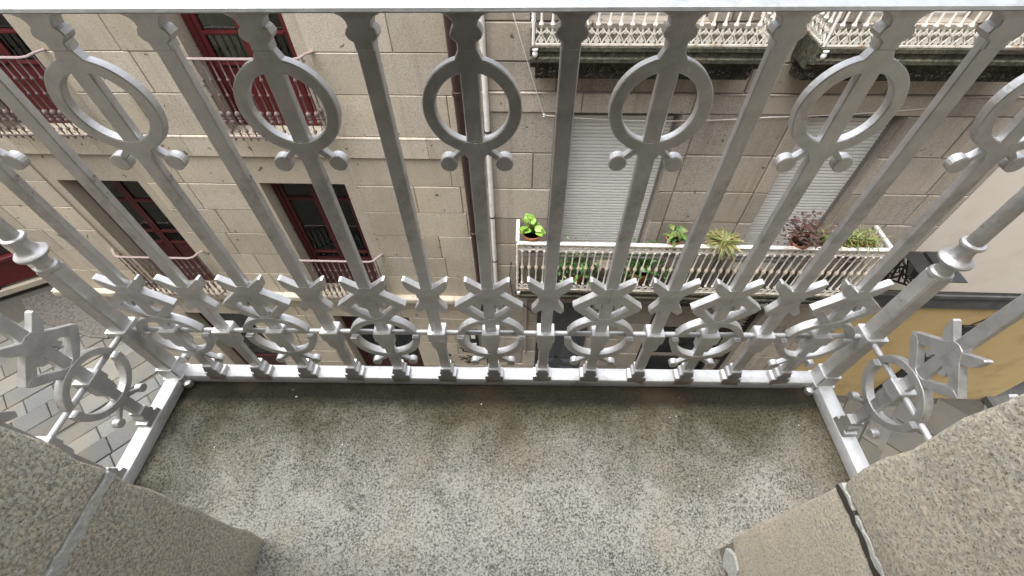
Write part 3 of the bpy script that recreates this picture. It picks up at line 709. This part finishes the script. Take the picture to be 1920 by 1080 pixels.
# ================================================================== POT PLANTS
def leaf(mb, base, d, ln, wd, droop, rr, seg=3):
    """narrow folded leaf strip from base along d, bending down"""
    d = Vector(d).normalized(); side = d.cross(Vector((0, 0, 1)));
    if side.length < .05: side = Vector((1, 0, 0))
    side.normalize(); side = (side+Vector((0, 0, rr.uniform(-.5, .5)))).normalized(); p = Vector(base); V = []
    prof = {3: (.25, 1, .75, .06), 4: (.3, .9, 1, .65, .06)}[seg]
    for i in range(seg+1):
        V += [p-side*wd*prof[i]/2, p+side*wd*prof[i]/2]
        d = (d+Vector((0, 0, -droop))).normalized(); p = p+d*ln/seg
    mb.add(V, [(2*i, 2*i+1, 2*i+3, 2*i+2) for i in range(seg)])
def plant(label, loc, kind, pot=(.11, .2), n=60, spread=.22, ln=.2, wd=.03, droop=.2, upw=.8, seed=1, trough=None, mat='leaf_green', mat2=None, name='pot_plant'):
    t = thing(name, label, 'plant', loc, FM, 'pot plants on the long white balcony'); rr = random.Random(seed)
    if trough:
        a, hh = trough; MB().add([(-a, -.08, 0), (a, -.08, 0), (a, .08, 0), (-a, .08, 0), (-a-.02, -.1, hh), (a+.02, -.1, hh), (a+.02, .1, hh), (-a-.02, .1, hh)], [(3, 2, 1, 0), (0, 1, 5, 4), (1, 2, 6, 5), (2, 3, 7, 6), (3, 0, 4, 7)]).obj('trough', 'terracotta', t)
        MB().box(-a, a, -.085, .085, hh-.04, hh-.03).obj('soil', 'soil', t); z0 = hh
    else:
        r_, hh = pot; MB().lathe([(r_*.7, 0), (r_*.95, hh*.8), (r_*1.08, hh*.8), (r_*1.1, hh), (r_*.98, hh), (r_*.95, hh-.03)], seg=16).obj('pot', 'terracotta', t, True); MB().lathe([(r_*.93, hh-.05), (r_*.93, hh-.03)], seg=12).obj('soil', 'soil', t); z0 = hh
    for mt_, nn in ((mat, n), (mat2, n//2 if mat2 else 0)):
        if not nn: continue
        mb = MB()
        for i in range(nn):
            a = rr.uniform(0, 2*math.pi); e = rr.uniform(.1, 1)
            if kind == 'spiky':
                leaf(mb, (rr.gauss(0, .04)+(rr.uniform(-.8, .8)*trough[0] if trough else 0), rr.gauss(0, .03), z0-.02), (math.cos(a), math.sin(a), upw*rr.uniform(.3, 2.2)), ln*rr.uniform(.6, 1.2), wd*rr.uniform(.7, 1.2), droop*rr.uniform(.6, 1.6), rr, 4)
            elif kind == 'bushy':
                q = Vector((rr.gauss(0, spread*.5), rr.gauss(0, spread*.38), z0+abs(rr.gauss(spread*.55, spread*.4))))
                leaf(mb, q, (math.cos(a), math.sin(a), rr.uniform(-.3, .9)), ln*rr.uniform(.6, 1.2), wd*rr.uniform(.7, 1.2), droop, rr)
            elif kind == 'broad':
                st = Vector((math.cos(a), math.sin(a), 0))*spread*rr.uniform(.1, .9)+Vector((0, 0, z0+rr.uniform(.02, .16)))
                leaf(mb, st, (math.cos(a), math.sin(a)-.35, rr.uniform(.1, .9)), ln*rr.uniform(.75, 1.15), wd*rr.uniform(.8, 1.15), droop, rr, 4)
            elif kind == 'trailing':
                st = Vector((rr.gauss(0, spread*.55), rr.gauss(-.03, .05), z0+.05-abs(rr.gauss(0, .26))))
                leaf(mb, st, (math.cos(a), math.sin(a), rr.uniform(-.8, .6)), ln*rr.uniform(.6, 1.2), wd*rr.uniform(.7, 1.2), droop, rr)
        mb.obj('foliage', mt_, t)
    if kind in ('bushy', 'broad'):
        mb = MB()
        for i in range(7):
            a = rr.uniform(0, 6.28); mb.tube([(0, 0, z0-.04), (math.cos(a)*spread*.25, math.sin(a)*spread*.2, z0+.1), (math.cos(a)*spread*.5, math.sin(a)*spread*.35, z0+.2)], .005, 5)
        mb.obj('stems', 'leaf_green', t)
BZ = -4.365
plant('pot plant with big lime-green leaves at the left end of the white balcony', (.25, -.36, -3.42), 'broad', (.13, .17), 15, .13, .155, .11, .18, seed=3, mat='leaf_lime')
MB_st = None
plant('small green plant with a pale dead leaf between the two shutters', (2.27, -.40, -3.42), 'broad', (.1, .14), 11, .09, .15, .07, .2, seed=5, mat='leaf_light', mat2='leaf_green')
plant('spiky yellow-green plant spilling over the white rail', (2.96, -.43, -3.44), 'spiky', (.1, .14), 210, .2, .27, .017, .30, .8, seed=6, mat='leaf_yellow', mat2='leaf_light')
plant('bushy dark purple plant before the second shutter', (4.05, -.40, -3.45), 'bushy', (.12, .16), 300, .3, .07, .042, .15, seed=7, mat='leaf_purple')
plant('small feathery green plant beside the purple one', (4.43, -.36, -3.45), 'spiky', (.08, .14), 60, .1, .2, .02, .2, 1.2, seed=8, mat='leaf_light')
plant('light green plant in a terracotta trough at the right end of the balcony', (4.82, -.36, -3.42), 'spiky', None, 190, .2, .21, .022, .25, 1.0, seed=9, trough=(.24, .15), mat='leaf_light', mat2='leaf_yellow')
plant('leafy green plant behind the rail before the first shutter', (.98, -.30, -4.36), 'bushy', (.14, .26), 260, .32, .08, .045, .2, seed=10, mat='leaf_green', mat2='leaf_light')
plant('dark green bush behind the rail beside the first shutter', (1.98, -.28, -4.36), 'bushy', (.15, .28), 300, .34, .085, .045, .2, seed=12, mat='leaf_green')
# shelf of iron that carries the pots along the inside of the rail
ps = thing('plant_shelf', 'thin iron shelf carrying the pots inside the white balcony rail', 'shelf', (2.6, -.37, -3.62), FM)
for k in range(3): MB().box(-2.5, 2.5, -.1+k*.08, -.07+k*.08, -.02, -.004).obj('shelf_slat', 'panel', ps)
for k in range(6):
    MB().box(-2.4+k*.96-.01, -2.4+k*.96+.01, -.1, .09, -.745, -.022).obj('shelf_leg', 'panel', ps)
# raise the pots that stand on the shelf on small stands: upper row
for (x, yy, z1) in ((.25, -.36, -3.42), (2.27, -.40, -3.42), (2.96, -.43, -3.44), (4.05, -.40, -3.45), (4.43, -.36, -3.45), (4.82, -.36, -3.42)):
    st = MB().box(x-2.6-.07, x-2.6+.07, yy+.37-.05, yy+.37+.05, -.003, z1+3.62-.001).obj('pot_stand', 'panel', ps)

# ================================================================== OWN HOUSE: DOORWAY, BALCONY SLAB
NH = thing('doorway_house', 'speckled granite doorway and balcony slab in the foreground', 'house', (0, 0, 0))
SZ = -.035
nx, ny = 60, 22; mb = MB(); V = []; rr = random.Random(2)
for j in range(ny+1):
    y = -.95+(1.0)*j/ny if j < ny else .045
    for i in range(nx+1):
        x = -.965+1.93*i/nx
        z = SZ+.0025*math.sin(x*9+y*5)+.002*math.sin(x*23-y*17)+rr.uniform(-.0008, .0008)
        if y > -.04: z -= .006 if y < .0 else -.004
        V.append((x, y, z))
F = [(j*(nx+1)+i, j*(nx+1)+i+1, (j+1)*(nx+1)+i+1, (j+1)*(nx+1)+i) for j in range(ny) for i in range(nx)]
k0 = len(V)
V += [(-.965, -.95, SZ-.2), (.965, -.95, SZ-.2), (.965, .045, SZ-.2), (-.965, .045, SZ-.2)]
F += [tuple([k0+3, k0+2]+[ny*(nx+1)+i for i in reversed(range(nx+1))]), tuple([k0, k0+3]+[j*(nx+1) for j in reversed(range(ny+1))]), tuple([k0+2, k0+1]+[j*(nx+1)+nx for j in range(ny+1)]), (k0, k0+1, k0+2, k0+3)]
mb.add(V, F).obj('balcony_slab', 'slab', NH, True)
def worn_block(x0, x1, y0, y1, z0, z1, seed, rad=.008, chips=()):
    import bmesh
    bm = bmesh.new(); bmesh.ops.create_cube(bm, size=1)
    bmesh.ops.subdivide_edges(bm, edges=bm.edges[:], cuts=18, use_grid_fill=True)
    def warp(t, a, b_):
        k = round(t*19); e = [0, .3, .65, 1.0]; q = min(k, 19-k)
        d = rad*e[q] if q < 4 else rad+((b_-a)/2-rad)*(q-3)/6.5
        return a+d if k <= 9 else b_-d
    for v in bm.verts: v.co = Vector((warp(v.co.x+.5, x0, x1), warp(v.co.y+.5, y0, y1), warp(v.co.z+.5, z0, z1)))
    rr = random.Random(seed); ph = [rr.uniform(0, 6) for _ in range(6)]
    from mathutils import noise as mn
    for v in bm.verts:
        p = v.co; cx = min(max(p.x, x0+rad), x1-rad); cy_ = min(max(p.y, y0+rad), y1-rad); cz = min(max(p.z, z0+rad), z1-rad)
        d = p-Vector((cx, cy_, cz))
        if d.length > rad*1.01: p = Vector((cx, cy_, cz))+d.normalized()*rad
        n_ = mn.noise(Vector((p.x*14+seed, p.y*14, p.z*14)))*.004+mn.noise(Vector((p.x*45, p.y*45+seed, p.z*45)))*.0034
        for (q, rd, dep) in chips:
            dd = (p-Vector(q)).length
            if dd < rd: n_ -= dep*(1-dd/rd)
        dirv = (p-Vector(((x0+x1)/2, (y0+y1)/2, (z0+z1)/2))); 
        v.co = p+Vector((math.copysign(1, dirv.x) if abs(p.x-x0) < rad*1.2 or abs(p.x-x1) < rad*1.2 else 0, math.copysign(1, dirv.y) if abs(p.y-y0) < rad*1.2 or abs(p.y-y1) < rad*1.2 else 0, 0))*n_
    me = bpy.data.meshes.new('jamb_stone'); bm.to_mesh(me); bm.free(); me.materials.append(M['jamb'])
    me.polygons.foreach_set('use_smooth', [True]*len(me.polygons)); me.update()
    link('jamb_stone', me, NH)
zs = [SZ-.015, .478, 1.06, 1.62, 2.3]
for i, (a, b_) in enumerate(zip(zs[:-1], zs[1:])):
    g = .007
    worn_block(-1.25, -.535, -1.0, -.411, a+(g if i else 0), b_-g, 3+i)
    worn_block(.535, 1.25, -1.0, -.411, a+(.006 if i else 0), b_-.007, 13+i, chips=(((.535, -.411, -.02), .1, .03),) if i == 0 else ())
for s in (-1, 1):
    MB().box(s*.86-.319, s*.86+.319, -.99, -.4165, SZ, 2.3).obj('mortar', 'mortar' if s > 0 else 'limemortar', NH)
MB().block(-1.25, 1.25, -.41, -.99, 2.302, 2.77, .01).obj('lintel', 'jamb', NH)
mb = MB()
for s in (-1, 1):
    a, b_ = (1.255, 12) if s > 0 else (-17, -1.255); mb.box(a, b_, -1.0, -.415, GZ-.1, 2.9)
mb.box(-1.255, 1.255, -1.0, -.42, 2.78, 2.9); mb.box(-1.255, 1.255, -1.0, -.42, GZ-.1, SZ-.21)
mb.obj('wall', 'brown', NH)
mb = MB(); mb.box(-2.5, 2.5, -5, -1.01, SZ-.1, SZ-.01); mb.box(-2.5, 2.5, -5.1, -5, SZ, 2.75); mb.box(-2.6, -2.5, -5, -1.01, SZ, 2.75); mb.box(2.5, 2.6, -5, -1.01, SZ, 2.75); mb.box(-2.5, 2.5, -5, -1.01, 2.75, 2.85)
mb.obj('room', 'plaster', NH)
def wavy_strip(x, z, hw, amp, seed, name, mat, out):
    rr = random.Random(seed); n = 44; lo, hi = [], []; zc = z
    for i in range(n+1):
        y = -.4125-.45*i/n; zc += rr.uniform(-.0016, .0016); zc += (z-zc)*.1
        lo.append((y, zc-hw+rr.uniform(-amp, amp))); hi.append((y, zc+hw+rr.uniform(-amp, amp)))
    P = lo+hi[::-1]; k = len(P); V = [(x-out, y, zz) for y, zz in P]+[(x+out*3, y, zz) for y, zz in P]
    F = [(i, i+1, k-2-i, k-1-i) for i in range(n)]+[(i, k+i, k+(i+1) % k, (i+1) % k) for i in range(k)]
    MB().add(V, F).obj(name, mat, NH)
wavy_strip(-.5365, .478, .0085, .0035, 3, 'mortar_joint', 'limemortar', -.0035)
wavy_strip(.5365, .479, .0058, .0036, 4, 'mortar_joint', 'limemortar', .0022)
wavy_strip(.5365, .4745, .0042, .0030, 9, 'crack', 'joint', .0034)
pts = [(-.425, .03), (-.445, .062), (-.47, .058), (-.486, .03), (-.505, .018), (-.50, -.006), (-.47, .008), (-.455, -.012), (-.44, .0)]
mb = MB(); k = len(pts); mb.add([(.5312, y, z) for y, z in pts]+[(.545, y, z) for y, z in pts], [tuple(range(k))]+[(i, k+i, k+(i+1) % k, (i+1) % k) for i in range(k)]); mb.obj('lime_patch', 'limemortar', NH)
# flakes of paint lying on the slab
mb = MB(); rr = random.Random(6)
for i in range(20):
    x, y, r_ = rr.uniform(-.8, .85), rr.uniform(-.4, -.03), rr.uniform(.0010, .0034); a0 = rr.uniform(0, 6)
    pts = [(x+r_*rr.uniform(.5, 1.3)*math.cos(a0+k*1.2566), y+r_*rr.uniform(.5, 1.3)*math.sin(a0+k*1.2566)) for k in range(5)]
    mb.add([(p[0], p[1], SZ+.0075) for p in pts], [(0, 1, 2, 3, 4)])
o = mb.obj('paint_flakes', 'flake'); tag(o, 'scattered white flakes of paint on the balcony slab', 'flakes', kind='stuff')

# ================================================================== SILVER RAILING
RG = thing('balcony_railing', 'silver-painted cast iron railing with rings and flowers in the foreground', 'railing', (0, 0, 0))
TOPZ = .957; T = .0076
def mir(p): return [(-x, z) for x, z in p]
def shaft(mb, hw=.0131): mb.prism([(-hw, .012), (hw, .012), (hw, .925), (-hw, .925)], -T, T, .0016)
def capital(mb):
    r_ = [(.0126, .905), (.0128, .915), (.019, .9195), (.0215, .925), (.019, .931), (.0155, .934), (.0165, .940), (.021, .9455), (.0285, .949), (.0295, TOPZ)]
    mb.prism([(x, z) for x, z in r_]+[(-x, z) for x, z in reversed(r_)], -T-.0035, T+.0035, .0014)
def foot_mesh():
    r_ = [(.0133, .060), (.0140, .046), (.0185, .041), (.0190, .031), (.0150, .0285), (.0165, .0235), (.0255, .0215), (.0265, .008), (.0235, -.004), (.0275, -.012)]
    return MB().prism([(x, z) for x, z in r_]+[(-x, z) for x, z in reversed(r_)], -T-.007, T+.010, .0014).mesh('foot', 'foot')
def clamp_mesh():
    mb = MB(); mb.prism([(-.0215, .208), (.0215, .208), (.0225, .212), (.0225, .238), (.0205, .242), (-.0205, .242), (-.0225, .238), (-.0225, .212)], -T-.0120, T+.012, .0018)
    mb.prism([(-.0140, .166), (.0140, .166), (.0180, .176), (.0195, .209), (-.0195, .209), (-.0180, .176)], -T-.007, T+.005, .0015); return mb.mesh('clamp', 'silver')
petal = [(.0115, .4055), (.0277, .4190), (.0440, .4330), (.0490, .4330), (.0478, .4185), (.0445, .4050), (.0365, .3955), (.0275, .3880), (.0115, .3820)]
def petals(mb):
    mb.prism(petal, -T-.0004, T+.0004, .0008); mb.prism(mir(petal), -T-.0004, T+.0004, .0008)
def plain_baluster():
    mb = MB(); shaft(mb); capital(mb); petals(mb)
    body = [(.0125, .409), (.026, .390), (.0255, .380), (.0215, .371), (.0225, .360), (.0255, .3545), (.0365, .3345), (.0375, .329), (.0315, .3190), (.0270, .3210), (.0131, .3335)]
    mb.prism(body+mir(body)[::-1], -T-.0008, T+.0008, .0008)
    return mb.mesh('baluster', 'silver')
def ring_baluster():
    mb = MB(); shaft(mb); capital(mb); petals(mb)
    mb.annulus(0, .822, .0535, .0725, -T-.0006, T+.0006, seg=56, c=.0016)
    mb.prism([(-.026, .878), (-.0125, .905), (.0125, .905), (.026, .878), (0, .869)], -T-.0003, T+.0003, .001)
    mb.prism([(-.030, .764), (-.0125, .738), (.0125, .738), (.030, .764), (0, .772)], -T-.0003, T+.0003, .001)
    def ball(x, z, r_, ax, az):
        mb.prism([(x+r_*math.cos(k*math.pi/10), z+r_*math.sin(k*math.pi/10)) for k in range(20)], -T-.001, T+.001, .0014)
        d = (Vector((ax, az))-Vector((x, z))).normalized(); n = Vector((-d.y, d.x))*.0038
        mb.prism([(x-n.x, z-n.y), (ax-n.x*1.5, az-n.y*1.5), (ax+n.x*1.5, az+n.y*1.5), (x+n.x, z+n.y)], -T+.001, T-.001, .001)
    for s in (-1, 1):
        ball(s*.0449, .7292, .0144, s*.010, .760)
        ball(s*.0490, .0885, .0118, s*.008, .122)
    up_ = [(.0, .412), (.0125, .409), (.0245, .3915), (.0785, .3445), (.0755, .3370), (.0500, .3400), (.0355, .3535), (.0285, .3560), (.0312, .3440), (.0185, .3360), (.0160, .3510), (.0131, .3560), (.0, .3560)]
    lo_ = [(.0785, .3440), (.0722, .3310), (.034, .2950), (.0147, .2835), (.0, .2800), (.0, .2950), (.0135, .2995), (.0500, .3385), (.062, .3470)]
    for P, e in ((up_, .0012), (lo_, .0016)):
        mb.prism(P, -T-e, T+e, .0008); mb.prism(mir(P), -T-e, T+e, .0008)
    for a0, a1 in ((19, 161), (176, 364)): mb.annulus(0, .2065, .0695, .0868, -T-.0024, T+.0024, a0, a1, 34, .0012)
    return mb.mesh('baluster', 'silver')
RB, PB, FT, CL = ring_baluster(), plain_baluster(), foot_mesh(), clamp_mesh()
BY = .0085
brr = random.Random(31)
def baluster(me, loc, rz=0):
    b_ = link('baluster', me, RG, (loc[0]+brr.uniform(-.0012, .0012), loc[1]+brr.uniform(-.0008, .0008), loc[2]), rz+R(brr.uniform(-1.6, 1.6)))
    b_.rotation_euler[1] = R(brr.uniform(-.12, .12)); link('foot', FT, b_); link('clamp', CL, b_)
for i in range(13): baluster(RB if i % 2 == 0 else PB, ((i-6)*.135, BY, 0))
SX = .936
for s in (-1, 1):
    baluster(RB, (s*SX, -.135, 0), R(90)); baluster(PB, (s*SX, -.295, 0), R(90))
# rails
def dprofile(hw, z0, z1, n=10): return [(-hw, z0)]+[(-hw*math.cos(math.pi*k/n), z0+.004+(z1-z0-.004)*math.sin(math.pi*k/n)) for k in range(n+1)]+[(hw, z0)]
def sweep(prof, a, b_, ax):
    n = len(prof); V = [((a, y, z) if ax == 'x' else (-y, a, z)) for y, z in prof]+[((b_, y, z) if ax == 'x' else (-y, b_, z)) for y, z in prof]
    return MB().add(V, [(i, n+i, n+(i+1) % n, (i+1) % n) for i in range(n)]+[tuple(range(n)), tuple(reversed(range(n, 2*n)))])
sweep([(-.034, TOPZ+.0012), (-.0355, TOPZ+.003), (-.034, TOPZ+.0065), (-.029, TOPZ+.0085), (0, TOPZ+.011), (.029, TOPZ+.0085), (.034, TOPZ+.0065), (.0355, TOPZ+.003), (.034, TOPZ+.0012)], -SX-.03, SX+.03, 'x').obj('top_rail', 'toprail', RG, True).location = (0, .0065, 0)
for s in (-1, 1):
    sweep(dprofile(.03, TOPZ+.001, .980), -.41, -.02, 'y').obj('top_rail', 'silver', RG, True).location = (s*SX, 0, 0)
    sweep([(-.021, -.03), (-.0215, .0), (-.019, .004), (-.008, .0075), (.008, .0075), (.019, .004), (.0215, .0), (.021, -.03)], -.41, -.0, 'y').obj('bottom_rail', 'railsilver', RG, True).location = (s*SX, 0, 0)
    MB().tube([(s*SX, -.41, .2255), (s*SX, -.0, .2255)], .0068, 12).obj('middle_rod', 'railsilver', RG, True)
sweep([(-.021, -.03), (-.0215, -.003), (-.019, .002), (-.008, .006), (.008, .006), (.019, .002), (.0215, -.003), (.021, -.03)], -SX, SX, 'x').obj('bottom_rail', 'railsilver', RG, True).location = (0, .0155, 0)
MB().tube([(-SX, BY, .2255), (SX, BY, .2255)], .0066, 12).obj('middle_rod', 'railsilver', RG, True)
def square(hw, z0, z1, ch=.005, hw1=None):
    h2 = hw1 or hw; V = []
    for (h, z) in ((hw, z0), (h2, z1)):
        c = min(ch, h*.5); V += [(-h+c, -h, z), (h-c, -h, z), (h, -h+c, z), (h, h-c, z), (h-c, h, z), (-h+c, h, z), (-h, h-c, z), (-h, -h+c, z)]
    return V, [tuple(reversed(range(8))), tuple(range(8, 16))]+[(i, (i+1) % 8, 8+(i+1) % 8, 8+i) for i in range(8)]
for s in (-1, 1):
    mb = MB(); mb.add(*square(.0195, .005, .46, .004, .0185))
    p = mb.obj('corner_post', 'silver', RG); p.location = (s*SX, BY, 0)
    mb = MB(); mb.add(*square(.024, -.02, .05, .003, .0235)); mb.add(*square(.0275, -.03, .005, .003)); mb.obj('post_base', 'silver', p)
    mb = MB(); mb.add(*square(.026, .208, .243, .003)); mb.obj('clamp', 'silver', p)
    MB().lathe([(.0175, .455), (.021, .458), (.0225, .463), (.021, .469), (.0165, .472), (.0150, .480), (.0165, .489), (.0205, .4955), (.027, .4985), (.0305, .503), (.0305, .507), (.027, .511), (.0215, .5135), (.019, .517), (.0165, .524), (.0155, .534), (.0165, .541), (.0205, .544), (.0215, .5475), (.0200, .551), (.0145, .553), (.0140, .60), (.0140, .92), (.019, .925), (.0205, .932), (.016, .938), (.026, .950), (.026, TOPZ)], seg=28).obj('turned_column', 'silver', p, True)
    MB().lathe([(.012, -.012), (.0135, .0), (.011, .007), (.004, .010)], -s*.030, -.024, -.022, 12).obj('lug', 'silver', p, True)
